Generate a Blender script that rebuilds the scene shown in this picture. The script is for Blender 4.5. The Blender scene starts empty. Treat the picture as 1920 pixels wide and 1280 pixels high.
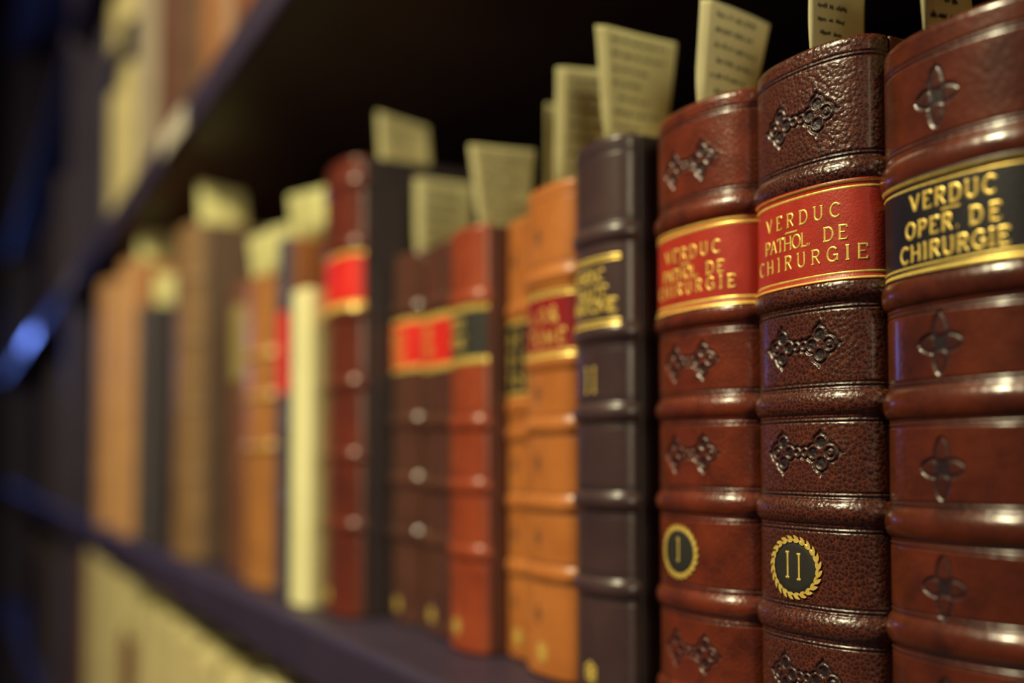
import bpy, bmesh, math, random
import numpy as np

SC = bpy.context.scene
COL = SC.collection
random.seed(7)
MM = 0.001

# ------------------------------------------------------------------ camera
cam_d = bpy.data.cameras.new('camera')
cam = bpy.data.objects.new('camera', cam_d)
COL.objects.link(cam)
cam_d.sensor_width = 36.0
cam_d.lens = 37.5
cam_d.clip_start = 0.01
cam_d.clip_end = 50.0
cam_d.shift_y = 140.0 / 1920.0
cam.location = (0.0, -0.180, 0.073)
# looks along the shelf (-x) turned 27.9 degrees towards the books (+y), tipped up 2.3 degrees
cam.rotation_euler = (math.radians(90 + 2.3), 0.0, math.radians(90 - 27.9))
cam_d.dof.use_dof = True
cam_d.dof.focus_distance = 0.251
cam_d.dof.aperture_fstop = 4.3
SC.camera = cam

# ------------------------------------------------------------------ world, lamps, exposure
world = bpy.data.worlds.new('world')
SC.world = world
world.use_nodes = True
wb = world.node_tree.nodes['Background']
wb.inputs['Color'].default_value = (0.42, 0.13, 0.62, 1)
wb.inputs['Strength'].default_value = 0.075


def area(name, loc, target, size, energy, color, size_y=None):
    d = bpy.data.lights.new(name, 'AREA')
    d.energy = energy
    d.color = color
    d.size = size
    if size_y:
        d.shape = 'RECTANGLE'
        d.size_y = size_y
    o = bpy.data.objects.new(name, d)
    COL.objects.link(o)
    o.location = loc
    v = np.array(target, float) - np.array(loc, float)
    from mathutils import Vector
    o.rotation_euler = Vector(v).to_track_quat('-Z', 'Y').to_euler()
    return o


area('ceiling_lamp', (-0.43, -0.95, 1.12), (-0.40, 0, 0.1), 0.17, 28.0, (1.0, 0.90, 0.56))
area('slip_fill_light', (1.05, -0.32, 0.42), (-0.45, 0, 0.2), 0.50, 11.0, (1.0, 0.90, 0.58))  # added fill light for the slip faces; no known source stands there
area('blue_exit_lamp', (-4.2, -0.33, 0.48), (-1.0, -0.1, 0.1), 0.40, 2.8, (0.16, 0.28, 1.0), 0.25)

SC.view_settings.view_transform = 'Standard'
SC.view_settings.look = 'None'
SC.view_settings.gamma = 1.0
SC.view_settings.use_curve_mapping = False
SC.view_settings.exposure = 0.0


# ------------------------------------------------------------------ materials
def srgb(r, g, b):
    def f(c):
        c /= 255.0
        return c / 12.92 if c <= 0.04045 else ((c + 0.055) / 1.055) ** 2.4
    return (f(r), f(g), f(b), 1.0)


def base_mat(name):
    m = bpy.data.materials.new(name)
    m.use_nodes = True
    nt = m.node_tree
    p = nt.nodes['Principled BSDF']
    return m, nt, p


def node(nt, typ, **kw):
    n = nt.nodes.new(typ)
    for k, v in kw.items():
        setattr(n, k, v)
    return n


def coords(nt, kind):
    """Texture coordinates in millimetres: unrolled along the spine (UV) or the object's own."""
    tc = node(nt, 'ShaderNodeTexCoord')
    if kind == 'UV':
        return tc.outputs['UV']
    mp = node(nt, 'ShaderNodeMapping')
    mp.inputs['Scale'].default_value = (1000, 1000, 1000)
    nt.links.new(tc.outputs['Object'], mp.inputs['Vector'])
    return mp.outputs['Vector']


def ramp(nt, src, stops):
    r = node(nt, 'ShaderNodeValToRGB')
    e = r.color_ramp.elements
    e[0].position, e[0].color = stops[0]
    e[1].position, e[1].color = stops[-1]
    for pos, c in stops[1:-1]:
        x = e.new(pos)
        x.color = c
    nt.links.new(src, r.inputs['Fac'])
    return r.outputs['Color']


def mixc(nt, fac, a, b):
    m = node(nt, 'ShaderNodeMix', data_type='RGBA')
    for s, v in ((0, fac), (6, a), (7, b)):
        if hasattr(v, 'is_linked') or hasattr(v, 'links'):
            nt.links.new(v, m.inputs[s])
        else:
            m.inputs[s].default_value = v
    return m.outputs[2]


def leather(name, dark, light, grain=1.0, crease=None, bump=0.5, rough=0.38, kind='UV', mottle=0.035,
            tool=None, spec=0.5, coat=0.0, vein=(0.10, 0.8)):
    """Leather: slow mottling between two dyes, a pebble grain of 'grain' mm, dark blind tooling where 'tool' says."""
    m, nt, p = base_mat(name)
    co = coords(nt, kind)
    no = node(nt, 'ShaderNodeTexNoise')
    no.inputs['Scale'].default_value = mottle
    no.inputs['Detail'].default_value = 5
    no.inputs['Roughness'].default_value = 0.62
    nt.links.new(co, no.inputs['Vector'])
    col = ramp(nt, no.outputs['Fac'], [(0.32, dark), (0.68, light)])
    vo = node(nt, 'ShaderNodeTexVoronoi', feature='DISTANCE_TO_EDGE')
    vo.inputs['Scale'].default_value = 1.0 / grain
    nz = node(nt, 'ShaderNodeTexNoise')
    nz.inputs['Scale'].default_value = 0.5 / grain
    nt.links.new(co, nz.inputs['Vector'])
    ad = node(nt, 'ShaderNodeVectorMath', operation='MULTIPLY_ADD')
    nt.links.new(nz.outputs['Color'], ad.inputs[0])
    ad.inputs[1].default_value = (grain * 0.9,) * 3
    nt.links.new(co, ad.inputs[2])
    nt.links.new(ad.outputs[0], vo.inputs['Vector'])
    if crease:
        m2 = node(nt, 'ShaderNodeMapRange', interpolation_type='SMOOTHSTEP')
        m2.inputs['From Min'].default_value = 0.02
        m2.inputs['From Max'].default_value = vein[0]
        m2.inputs['To Min'].default_value = vein[1]
        m2.inputs['To Max'].default_value = 0.0
        nt.links.new(vo.outputs['Distance'], m2.inputs['Value'])
        col = mixc(nt, m2.outputs['Result'], col, crease)
    if kind == 'UV':
        at = node(nt, 'ShaderNodeAttribute', attribute_name='tool')
        col = mixc(nt, at.outputs['Fac'], col, tool or tuple(0.16 * c for c in dark[:3]) + (1,))
    nt.links.new(col, p.inputs['Base Color'])
    fine = node(nt, 'ShaderNodeTexNoise')
    fine.inputs['Scale'].default_value = 2.2
    fine.inputs['Detail'].default_value = 4
    nt.links.new(co, fine.inputs['Vector'])
    sm = node(nt, 'ShaderNodeMath', operation='MULTIPLY_ADD')
    nt.links.new(fine.outputs['Fac'], sm.inputs[0])
    sm.inputs[1].default_value = 0.35
    dome = node(nt, 'ShaderNodeTexVoronoi', feature='SMOOTH_F1')
    dome.inputs['Scale'].default_value = 1.0 / grain
    dome.inputs['Smoothness'].default_value = 0.35
    nt.links.new(ad.outputs[0], dome.inputs['Vector'])
    dm = node(nt, 'ShaderNodeMath', operation='SUBTRACT')
    dm.inputs[0].default_value = 1.0
    nt.links.new(dome.outputs['Distance'], dm.inputs[1])
    nt.links.new(dm.outputs[0], sm.inputs[2])
    bp = node(nt, 'ShaderNodeBump')
    bp.inputs['Strength'].default_value = bump
    bp.inputs['Distance'].default_value = 0.00022 * grain
    nt.links.new(sm.outputs[0], bp.inputs['Height'])
    nt.links.new(bp.outputs['Normal'], p.inputs['Normal'])
    rr = node(nt, 'ShaderNodeMapRange')
    rr.inputs['To Min'].default_value = rough - 0.07
    rr.inputs['To Max'].default_value = rough + 0.09
    nt.links.new(no.outputs['Fac'], rr.inputs['Value'])
    p.inputs['Specular IOR Level'].default_value = spec
    p.inputs['Coat Weight'].default_value = coat
    if kind == 'UV':                                       # the scorched tooling is duller than the polished leather
        ro = node(nt, 'ShaderNodeMath', operation='MULTIPLY_ADD')
        nt.links.new(at.outputs['Fac'], ro.inputs[0])
        ro.inputs[1].default_value = 0.22
        nt.links.new(rr.outputs['Result'], ro.inputs[2])
        nt.links.new(ro.outputs[0], p.inputs['Roughness'])
        cw = node(nt, 'ShaderNodeMath', operation='MULTIPLY_ADD')
        nt.links.new(at.outputs['Fac'], cw.inputs[0])
        cw.inputs[1].default_value = -coat
        cw.inputs[2].default_value = coat
        nt.links.new(cw.outputs[0], p.inputs['Coat Weight'])
    else:
        nt.links.new(rr.outputs['Result'], p.inputs['Roughness'])
    p.inputs['Coat Roughness'].default_value = rough * .6
    return m


def simple(name, a, b=None, rough=0.6, scale=0.05, metal=0.0, bump=0.0, bscale=1.0, spec=0.5, stretch=(1, 1, 1)):
    """Two tones of one material mixed by a noise in the object's own millimetres."""
    m, nt, p = base_mat(name)
    co = coords(nt, 'Object')
    mp = node(nt, 'ShaderNodeMapping')
    mp.inputs['Scale'].default_value = stretch
    nt.links.new(co, mp.inputs['Vector'])
    no = node(nt, 'ShaderNodeTexNoise')
    no.inputs['Scale'].default_value = scale
    no.inputs['Detail'].default_value = 4
    nt.links.new(mp.outputs['Vector'], no.inputs['Vector'])
    col = ramp(nt, no.outputs['Fac'], [(0.33, a), (0.67, b or a)])
    nt.links.new(col, p.inputs['Base Color'])
    p.inputs['Roughness'].default_value = rough
    p.inputs['Metallic'].default_value = metal
    p.inputs['Specular IOR Level'].default_value = spec
    if bump:
        n2 = node(nt, 'ShaderNodeTexNoise')
        n2.inputs['Scale'].default_value = bscale
        n2.inputs['Detail'].default_value = 3
        nt.links.new(mp.outputs['Vector'], n2.inputs['Vector'])
        bp = node(nt, 'ShaderNodeBump')
        bp.inputs['Strength'].default_value = bump
        bp.inputs['Distance'].default_value = 0.0002
        nt.links.new(n2.outputs['Fac'], bp.inputs['Height'])
        nt.links.new(bp.outputs['Normal'], p.inputs['Normal'])
    return m


GOLD = simple('gold_leaf', srgb(236, 196, 84), srgb(255, 226, 124), rough=0.36, scale=0.9, metal=0.4, bump=0.25, bscale=2.5)
RED_LABEL = leather('red_label_leather', srgb(150, 36, 22), srgb(184, 52, 30), grain=0.55, bump=0.35, rough=0.42, kind='Object', mottle=0.08)
SCARLET_LABEL = leather('scarlet_label_leather', srgb(205, 34, 26), srgb(232, 46, 34), grain=0.6, bump=0.25, rough=0.45, kind='Object', mottle=0.08)
WINE_LABEL = leather('wine_label_leather', srgb(128, 16, 22), srgb(152, 22, 26), grain=0.6, bump=0.25, rough=0.42, kind='Object')
BLACK_LABEL = leather('black_label_leather', srgb(15, 13, 19), srgb(22, 19, 26), grain=0.5, bump=0.25, rough=0.45, kind='Object')
GREEN_BLACK = leather('greenish_black_label_leather', srgb(40, 39, 33), srgb(50, 48, 40), grain=0.5, bump=0.2, rough=0.5, kind='Object')
PAPER = simple('slip_paper', srgb(226, 219, 168), srgb(237, 230, 180), rough=0.85, scale=0.06, spec=0.15)
PAPER_LIT = simple('lit_slip_paper', srgb(246, 242, 178), srgb(252, 249, 190), rough=0.85, scale=0.06, spec=0.15)  # slip paper with brighter colour, painting stronger light onto the far slips


def translucent(m, amount):
    """Thin paper lets light through: part of it scatters out of the far side."""
    nt = m.node_tree
    p = nt.nodes['Principled BSDF']
    tr = node(nt, 'ShaderNodeBsdfTranslucent')
    src = p.inputs['Base Color'].links[0].from_socket
    nt.links.new(src, tr.inputs['Color'])
    mx = node(nt, 'ShaderNodeMixShader')
    mx.inputs[0].default_value = amount
    nt.links.new(p.outputs[0], mx.inputs[1])
    nt.links.new(tr.outputs[0], mx.inputs[2])
    nt.links.new(mx.outputs[0], nt.nodes['Material Output'].inputs['Surface'])


translucent(PAPER, .5)
translucent(PAPER_LIT, .45)
INK = simple('print_ink', srgb(74, 66, 56), srgb(84, 74, 62), rough=0.8, scale=0.3, spec=0.1)
PAGES = simple('aged_page_edges', srgb(150, 122, 78), srgb(176, 148, 100), rough=0.85, scale=0.2, stretch=(6, 0.3, 0.3), spec=0.1)
PAGES_PALE = simple('cream_page_edges', srgb(206, 192, 136), srgb(224, 210, 156), rough=0.85, scale=0.2, stretch=(6, 0.3, 0.3), spec=0.1)
STEEL = simple('dark_painted_steel', srgb(50, 41, 58), srgb(58, 48, 66), rough=0.50, scale=0.02, bump=0.1, bscale=0.4, spec=0.3)
BLACK_PANEL = simple('black_back_panel', srgb(20, 14, 20), srgb(24, 17, 23), rough=0.9, scale=0.01, spec=0.05)
PAPER_SHADED = simple('shaded_slip_paper', srgb(214, 205, 158), srgb(226, 216, 168), rough=0.85, scale=0.06, spec=0.15)  # slip paper again, darker and less translucent to put shade on the nearest slips
CARD = simple('tag_card', srgb(196, 186, 164), srgb(210, 200, 178), rough=0.5, scale=0.05)
GLINT_REFLECTOR = simple('glossy_glint_reflector', srgb(150, 150, 165), srgb(160, 160, 172), rough=0.10, scale=0.05)  # for the added reflector that mirrors the blue lamp
GREY_CARD = simple('grey_tag_card', srgb(112, 104, 108), srgb(124, 116, 118), rough=0.5, scale=0.05)


translucent(PAPER_SHADED, .15)


# ------------------------------------------------------------------ object helpers
def tag(o, label=None, cat=None, group=None, kind=None):
    if label:
        o['label'] = label
    if cat:
        o['category'] = cat
    if group:
        o['group'] = group
    if kind:
        o['kind'] = kind
    return o


def empty(name, loc, label, cat, group=None):
    o = bpy.data.objects.new(name, None)
    COL.objects.link(o)
    o.location = loc
    o.empty_display_size = 0.02
    return tag(o, label, cat, group)


def link(name, me, mat, parent=None, loc=None, label=None):
    me.materials.append(mat)
    o = bpy.data.objects.new(name, me)
    COL.objects.link(o)
    if parent is not None:
        o.parent = parent
    if loc is not None:
        o.location = loc
    if label:
        o['label'] = label
    return o


def mesh(name, V, Fs, smooth=True, uv=None, tool=None):
    me = bpy.data.meshes.new(name)
    V = np.asarray(V, dtype=np.float32).reshape(-1, 3)
    if isinstance(Fs, np.ndarray) and Fs.ndim == 2:
        n, k = Fs.shape
        me.vertices.add(len(V))
        me.vertices.foreach_set('co', V.ravel())
        me.loops.add(n * k)
        me.loops.foreach_set('vertex_index', Fs.astype(np.int32).ravel())
        me.polygons.add(n)
        me.polygons.foreach_set('loop_start', np.arange(0, n * k, k, dtype=np.int32))
        me.update(calc_edges=True)
    else:
        me.from_pydata([tuple(map(float, v)) for v in V], [], [tuple(f) for f in Fs])
        me.update()
    if uv is not None:
        l = me.uv_layers.new(name='UVMap')
        idx = np.empty(len(me.loops), dtype=np.int32)
        me.loops.foreach_get('vertex_index', idx)
        l.data.foreach_set('uv', np.asarray(uv, dtype=np.float32)[idx].ravel())
    if tool is not None:
        a = me.attributes.new('tool', 'FLOAT', 'POINT')
        a.data.foreach_set('value', np.asarray(tool, dtype=np.float32))
    me.polygons.foreach_set('use_smooth', np.full(len(me.polygons), smooth))
    me.validate()
    return me


def grid_faces(nr, nc, flip=False):
    i = np.arange(nr - 1)[:, None] * nc + np.arange(nc - 1)[None, :]
    q = np.stack([i, i + 1, i + nc + 1, i + nc], -1).reshape(-1, 4)
    return q[:, ::-1] if flip else q


def rbox(x0, x1, y0, y1, z0, z1, bevel=0.0, seg=2, slit=None):
    bm = bmesh.new()

    def one(a, b):
        r = bmesh.ops.create_cube(bm, size=1.0)
        for v in r['verts']:
            v.co.x = a + (v.co.x + .5) * (b - a)
            v.co.y = y0 + (v.co.y + .5) * (y1 - y0)
            v.co.z = z0 + (v.co.z + .5) * (z1 - z0)
    if slit is None:
        one(x0, x1)
    else:
        one(x0, slit - 0.0004)
        one(slit + 0.0004, x1)
    if bevel:
        bmesh.ops.bevel(bm, geom=list(bm.edges), offset=bevel, segments=seg, affect='EDGES', profile=0.5)
    me = bpy.data.meshes.new('box')
    bm.to_mesh(me)
    bm.free()
    return me


def smooth01(x):
    x = np.clip(x, 0, 1)
    return x * x * (3 - 2 * x)


# ------------------------------------------------------------------ lettering: hand-tooled capitals as strokes in a unit-high box
def arc(cx, cz, rx, rz, a0, a1, n=14):
    return [(cx + rx * math.cos(math.radians(a0 + (a1 - a0) * i / n)),
             cz + rz * math.sin(math.radians(a0 + (a1 - a0) * i / n))) for i in range(n + 1)]


GLYPH = {
    'V': (.78, [[(.02, 1), (.39, 0)], [(.39, 0), (.76, 1)], [(-.08, 1), (.14, 1)], [(.66, 1), (.86, 1)]]),
    'E': (.62, [[(.08, 0), (.08, 1)], [(0, 1), (.58, 1), (.60, .84)], [(.08, .52), (.46, .52)], [(0, 0), (.60, 0), (.63, .18)]]),
    'R': (.72, [[(.08, 0), (.08, 1)], [(0, 1), (.36, 1)] + arc(.36, .75, .26, .25, 90, -90) + [(.08, .5)], [(.34, .5), (.66, 0), (.74, 0)], [(-.02, 0), (.2, 0)]]),
    'D': (.78, [[(.08, 0), (.08, 1)], [(-.02, 1), (.32, 1)] + arc(.32, .5, .42, .5, 90, -90, 18) + [(-.02, 0)]]),
    'U': (.78, [[(.08, 1), (.08, .34)] + arc(.38, .32, .30, .32, 180, 360, 14) + [(.68, 1)], [(-.04, 1), (.2, 1)], [(.56, 1), (.8, 1)]]),
    'C': (.76, [arc(.42, .5, .40, .5, 42, 318, 22), [(.72, .84), (.74, .98)]]),
    'P': (.64, [[(.08, 0), (.08, 1)], [(-.02, 1), (.34, 1)] + arc(.34, .74, .27, .26, 90, -90) + [(.08, .48)], [(-.02, 0), (.2, 0)]]),
    'A': (.80, [[(.05, 0), (.40, 1)], [(.40, 1), (.75, 0)], [(.19, .36), (.62, .36)], [(-.03, 0), (.15, 0)], [(.65, 0), (.83, 0)]]),
    'T': (.70, [[(.35, 0), (.35, 1)], [(.02, .86), (.02, 1), (.68, 1), (.68, .86)], [(.24, 0), (.46, 0)]]),
    'H': (.80, [[(.08, 0), (.08, 1)], [(.72, 0), (.72, 1)], [(.08, .5), (.72, .5)], [(-.02, 1), (.18, 1)], [(-.02, 0), (.18, 0)], [(.62, 1), (.82, 1)], [(.62, 0), (.82, 0)]]),
    'O': (.84, [arc(.42, .5, .40, .5, 0, 360, 28)]),
    'L': (.60, [[(.08, 1), (.08, 0)], [(-.02, 0), (.56, 0), (.60, .2)], [(-.02, 1), (.2, 1)]]),
    'I': (.24, [[(.12, 0), (.12, 1)], [(0, 1), (.24, 1)], [(0, 0), (.24, 0)]]),
    'G': (.80, [arc(.42, .5, .40, .5, 42, 345, 22), [(.50, .44), (.82, .44)], [(.78, .44), (.78, .04)]]),
    'N': (.82, [[(.1, 0), (.1, 1)], [(.1, 1), (.72, 0)], [(.72, 0), (.72, 1)], [(0, 0), (.2, 0)], [(.62, 1), (.82, 1)]]),
    'M': (.96, [[(.1, 0), (.12, 1)], [(.12, 1), (.48, .1)], [(.48, .1), (.84, 1)], [(.84, 1), (.88, 0)]]),
    'S': (.60, [arc(.30, .75, .25, .25, 20, 270, 12) + arc(.30, .25, .27, .25, 90, -160, 12)[1:]]),
    '.': (.16, [[(.05, .02), (.11, .02)], [(.05, .08), (.11, .08)]]),
    '&': (.80, [arc(.34, .76, .2, .24, -60, 240, 14) + [(.78, 0)], arc(.32, .26, .3, .26, 100, 330, 14) + [(.76, .5)]]),
    ' ': (.55, []),
}


class Ribbons:
    """Flat strokes laid on a surface f(s, z, h) -> point, all in millimetres."""

    def __init__(self, surf, h=0.32):
        self.f, self.h, self.V, self.F = surf, h, [], []

    def quadstrip(self, L, Rr, closed=False):
        n = len(L)
        b = len(self.V)
        for a, c in zip(L, Rr):
            m = ((a[0] + c[0]) / 2, (a[1] + c[1]) / 2)
            self.V += [self.f(a[0], a[1], self.h - .14), self.f(m[0], m[1], self.h + .05), self.f(c[0], c[1], self.h - .14)]
        for i in range(n if closed else n - 1):
            p, q = b + 3 * i, b + 3 * ((i + 1) % n)
            self.F += [(p, p + 1, q + 1, q), (p + 1, p + 2, q + 2, q + 1)]

    def stroke(self, pts, w, step=0.6):
        P = [pts[0]]
        for a, c in zip(pts[:-1], pts[1:]):
            d = math.hypot(c[0] - a[0], c[1] - a[1])
            k = max(1, int(math.ceil(d / step)))
            for i in range(1, k + 1):
                P.append((a[0] + (c[0] - a[0]) * i / k, a[1] + (c[1] - a[1]) * i / k))
        L, R = [], []
        n = len(P)
        for i, p in enumerate(P):
            a, c = P[max(i - 1, 0)], P[min(i + 1, n - 1)]
            dx, dz = c[0] - a[0], c[1] - a[1]
            d = math.hypot(dx, dz) or 1
            L.append((p[0] - dz / d * w / 2, p[1] + dx / d * w / 2))
            R.append((p[0] + dz / d * w / 2, p[1] - dx / d * w / 2))
        self.quadstrip(R, L)

    def text(self, txt, s0, s1, z0, z1, w):
        h = z1 - z0
        wid = [GLYPH[c][0] * h for c in txt]
        gap = (s1 - s0 - sum(wid)) / max(1, len(txt) - 1)
        x = s0
        for c, ww in zip(txt, wid):
            sx = 1.0
            for k, st in enumerate(GLYPH[c][1]):
                self.stroke([(x + a * h * sx, z0 + b * h) for a, b in st], w * (1.0 if k < 2 else 0.72))
            x += ww + gap

    def build(self, name, mat, parent, label=None):
        return link(name, mesh(name, self.V, self.F), mat, parent, label=label)


# ------------------------------------------------------------------ blind-tooled motifs: (dz of surface in mm, darkness) for points in mm
def knot_motif(S, Z):
    """Two interlaced diamond knots joined by a small link."""
    H = np.zeros_like(S)
    T = np.zeros_like(S)
    inside = np.full_like(S, 9.0)
    ridge = np.full_like(S, 9.0)
    for cx, sg in ((-6.4, -1), (6.4, 1)):
        x, z = (S - cx) * sg, Z
        inside = np.minimum(inside, (np.abs(x - .4) / 4.6 + np.abs(z) / 4.7 - 1.0) * 3.0)
        for lx, lz, r in ((-.2, 2.35, 1.6), (-.2, -2.35, 1.6), (2.3, 0, 1.7), (-2.5, 0, 1.5)):
            d = np.hypot(x - lx, z - lz)
            inside = np.minimum(inside, d - r - .75)
            ridge = np.minimum(ridge, np.abs(d - r))
        for tx, tz in ((5.0, 0), (-.2, 4.9), (-.2, -4.9)):          # the pointed tips
            if tx > 1:
                t = (np.abs(z) / 2.2 + (x - 2.3) / 3.6 - 1.0) * 2.0
                t = np.where(x > 2.3, t, 9)
            else:
                t = (np.abs(x + .2) / 2.2 + (np.abs(z) - 2.3) / 3.3 - 1.0) * 2.0
                t = np.where(np.abs(z) > 2.3, t, 9)
            inside = np.minimum(inside, t)
        ridge = np.minimum(ridge, np.abs(np.hypot(x - 2.3, z) - .45))
        ridge = np.minimum(ridge, np.where(np.abs(x) + np.abs(z) < 2.4, np.minimum(np.abs(x - z), np.abs(x + z)) * .72, 9))
    for lx in (-1.2, 1.2):
        d = np.hypot(S - lx, Z)
        inside = np.minimum(inside, d - 1.65)
        ridge = np.minimum(ridge, np.abs(d - .95))
    rec = smooth01((0.25 - inside) / 0.5)
    rd = smooth01((0.50 - ridge) / 0.36) * smooth01((-0.15 - inside) / 0.4)
    lip = np.exp(-((inside - 0.55) / 0.35) ** 2)
    return -0.42 * rec + 0.40 * rd + 0.08 * lip, np.clip(rec * (0.92 - 0.72 * rd), 0, 1)


def flower_motif(S, Z):
    """A four-petalled star flower: pointed petals outlined, dark heart."""
    edge = np.full_like(S, 9.0)
    ins = np.full_like(S, 9.0)
    for ax in (0, 1, 2, 3):
        u, v = ((Z, S), (-Z, S), (S, Z), (-S, Z))[ax]
        L = 6.4 if ax < 2 else 5.6
        w = 2.0 * np.sqrt(np.clip(np.clip(u / L, 0, 1) * (1 - np.clip(u / L, 0, 1)), 0, None)) * 1.95 * (1.15 - .5 * np.clip(u / L, 0, 1))
        d = np.where((u > 0) & (u < L), np.abs(v) - w, np.hypot(np.minimum(np.abs(u), np.abs(u - L)) + .1, v))
        edge = np.minimum(edge, np.abs(d))
        ins = np.minimum(ins, d)
    heart = smooth01((2.3 - np.hypot(S, Z)) / 0.8)
    out = smooth01((0.55 - edge) / 0.35)
    pet = smooth01((0.3 - ins) / .4)
    rec = np.maximum(np.maximum(out, heart), pet * .45)
    return -0.40 * rec, np.clip(np.maximum(out * .85, np.maximum(heart * .95, pet * .4)), 0, 1)


def small_motif(S, Z):
    r = np.hypot(S, Z / 1.25)
    th = np.arctan2(Z, S)
    rec = smooth01((2.6 + .7 * np.cos(4 * th) - r) / .7)
    return -0.25 * rec, rec * .75


# ------------------------------------------------------------------ the book
class Book:
    """Root Empty at the middle of the spine's foot; x across the thickness, y into the shelf, z up. mm inside."""

    def __init__(self, kind, label, xl, t, y0, br, H, D, spine_mat, board_mat, z0=0.1, bands=(), bandh=1.25, bandw=2.8,
                 fillets=(), motifs=(), motif=None, ds=0.8, pages=PAGES, slit=None, group='books in the main row',
                 cap=1.3, cat='book', grooved=True, e=2.3, double=0.45, lean=0.0, sd=None):
        self.t, self.H, self.b, self.bands, self.bandh, self.bandw = t, H, br * t, bands, bandh, bandw
        self.y0, self.xc, self.z0 = y0, xl + t / 2, z0
        self.root = empty(kind, ((xl + t / 2) * MM, y0 * MM, z0 * MM), label, cat, group)
        # profile
        n = 400
        th = np.linspace(math.pi, 0, 2 * n + 1)
        c, s = np.cos(th), np.sin(th)
        X = t / 2 * np.sign(c) * np.abs(c) ** (2 / e)
        Y = self.b * (1 - np.abs(s) ** (2 / e))
        S = np.concatenate([[0], np.cumsum(np.hypot(np.diff(X), np.diff(Y)))])
        S -= S[n]
        self.half = S[-1]
        # even resample, then normals
        self.ss = np.linspace(-self.half, self.half, 801)
        self.px, self.py = np.interp(self.ss, S, X), np.interp(self.ss, S, Y)
        tx, ty = np.gradient(self.px), np.gradient(self.py)
        L = np.hypot(tx, ty)
        self.nx, self.ny = ty / L, -tx / L
        # --- spine
        d = ds
        ns = max(24, int(2 * self.half / d))
        nz = max(60, int(H / d))
        sv = np.linspace(-self.half, self.half, ns)
        zv = np.linspace(cap, H - cap, nz)
        Sg, Zg = np.meshgrid(sv, zv)
        h = self.band_h(Zg)
        tool = np.zeros_like(h)
        for zf in fillets:
            for dz in ((-double, double) if double else (0,)):
                g = np.exp(-((Zg - zf - dz) / .22) ** 2)
                h -= .26 * g
                tool = np.maximum(tool, .75 * g)
            if double:
                h += .12 * np.exp(-((Zg - zf) / .18) ** 2)
        if motif is not None:
            for (ms, mz) in motifs:
                sel = np.abs(Zg[:, 0] - mz) < 9
                hh, tt = motif(Sg[sel] - ms, Zg[sel] - mz)
                h[sel] += hh
                tool[sel] = np.maximum(tool[sel], tt)
        # headcap and tail rolls, then the inner face
        rows = []

        def row(zz, hh, tl):
            rows.append((np.full(ns, zz) if np.isscalar(zz) else zz, np.full(ns, hh) if np.isscalar(hh) else hh, np.full(ns, tl) if np.isscalar(tl) else tl))
        row(6, -3.0, 0)
        row(0.3, -3.0, 0)
        for a in (60, 30, 0):
            a = math.radians(a)
            row(cap - cap * math.cos(a) if a > 0 else 0.0, h[0] * 0 - cap * (1 - math.cos(a)) - cap * math.sin(a) * (1 if a > 0 else .0), 0)
        for k in range(nz):
            row(zv[k], h[k], tool[k])
        for a in (25, 50, 75, 90):
            a = math.radians(a)
            row(H - cap + cap * math.sin(a), h[-1] - cap * (1 - math.cos(a)), 0)
        row(H - .4, -3.0, 0)
        row(H - 8, -3.0, 0)
        Zr = np.array([r[0] for r in rows])
        Hr = np.array([r[1] for r in rows])
        Tr = np.array([r[2] for r in rows])
        Sr = np.repeat(sv[None, :], len(rows), 0)
        V = self.pts(Sr, Zr, Hr)
        me = mesh('spine', V.reshape(-1, 3) * MM, grid_faces(len(rows), ns), uv=np.stack([Sr + 200, Zr + 37 * (xl % 11)], -1).reshape(-1, 2), tool=Tr.ravel())
        self.spine = link('spine', me, spine_mat, self.root)
        # --- boards and pages
        yb = self.b + (0.6 if grooved else -0.2)
        bt = min(2.4, t * .12)
        for sx in (-1, 1):
            x0, x1 = sorted((sx * t / 2, sx * (t / 2 - bt)))
            o = link('cover_board', rbox(x0 * MM, x1 * MM, yb * MM, (yb + D) * MM, 0.0, (H - 0.4) * MM, 0.0006), board_mat, self.root)
        w = t / 2 - bt - .15
        cuts = [-w, w] if slit is None else [-w, slit - self.xc - .4, slit - self.xc + .4, w]
        V, Fs = [], []
        for xa, xb in zip(cuts[::2], cuts[1::2]):             # the leaves, rounded to the spine and parted where a slip is kept
            k = 14
            xs = np.linspace(xa, xb, k)
            front = np.interp(xs, self.px, self.py) + 3.3
            n0 = len(V)
            for z in (3.0, H - 3.6):
                V += [(x, y, z) for x, y in zip(xs, front)] + [(x, yb + D - 3, z) for x in xs[::-1]]
            m = 2 * k
            for i in range(m):
                j = (i + 1) % m
                Fs.append((n0 + i, n0 + j, n0 + m + j, n0 + m + i))
            for i in range(k - 1):
                p, q = n0 + i, n0 + m - 1 - i
                Fs.append((p, q, q - 1, p + 1))
                Fs.append((p + m, p + m + 1, q + m - 1, q + m))
        link('page_block', mesh('page_block', np.array(V) * MM, Fs, smooth=False), pages, self.root)

    def band_h(self, z):
        z = np.asarray(z, float)
        h = np.zeros_like(z)
        for zb in self.bands:
            q = np.clip(1 - ((z - zb) / self.bandw) ** 2, 0, 1)
            h = h + self.bandh * q ** .75
        return h

    def pts(self, S, Z, Hh):
        x = np.interp(S, self.ss, self.px)
        y = np.interp(S, self.ss, self.py)
        nx = np.interp(S, self.ss, self.nx)
        ny = np.interp(S, self.ss, self.ny)
        return np.stack([x + nx * Hh, y + ny * Hh, Z + 0 * x], -1)

    def at(self, s, z, h):
        """One point on the spine (mm) as metres, riding over the raised bands."""
        hh = float(self.band_h(z)) + h
        p = self.pts(np.array(float(s)), np.array(float(z)), np.array(hh))
        return tuple(p * MM)

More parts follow.
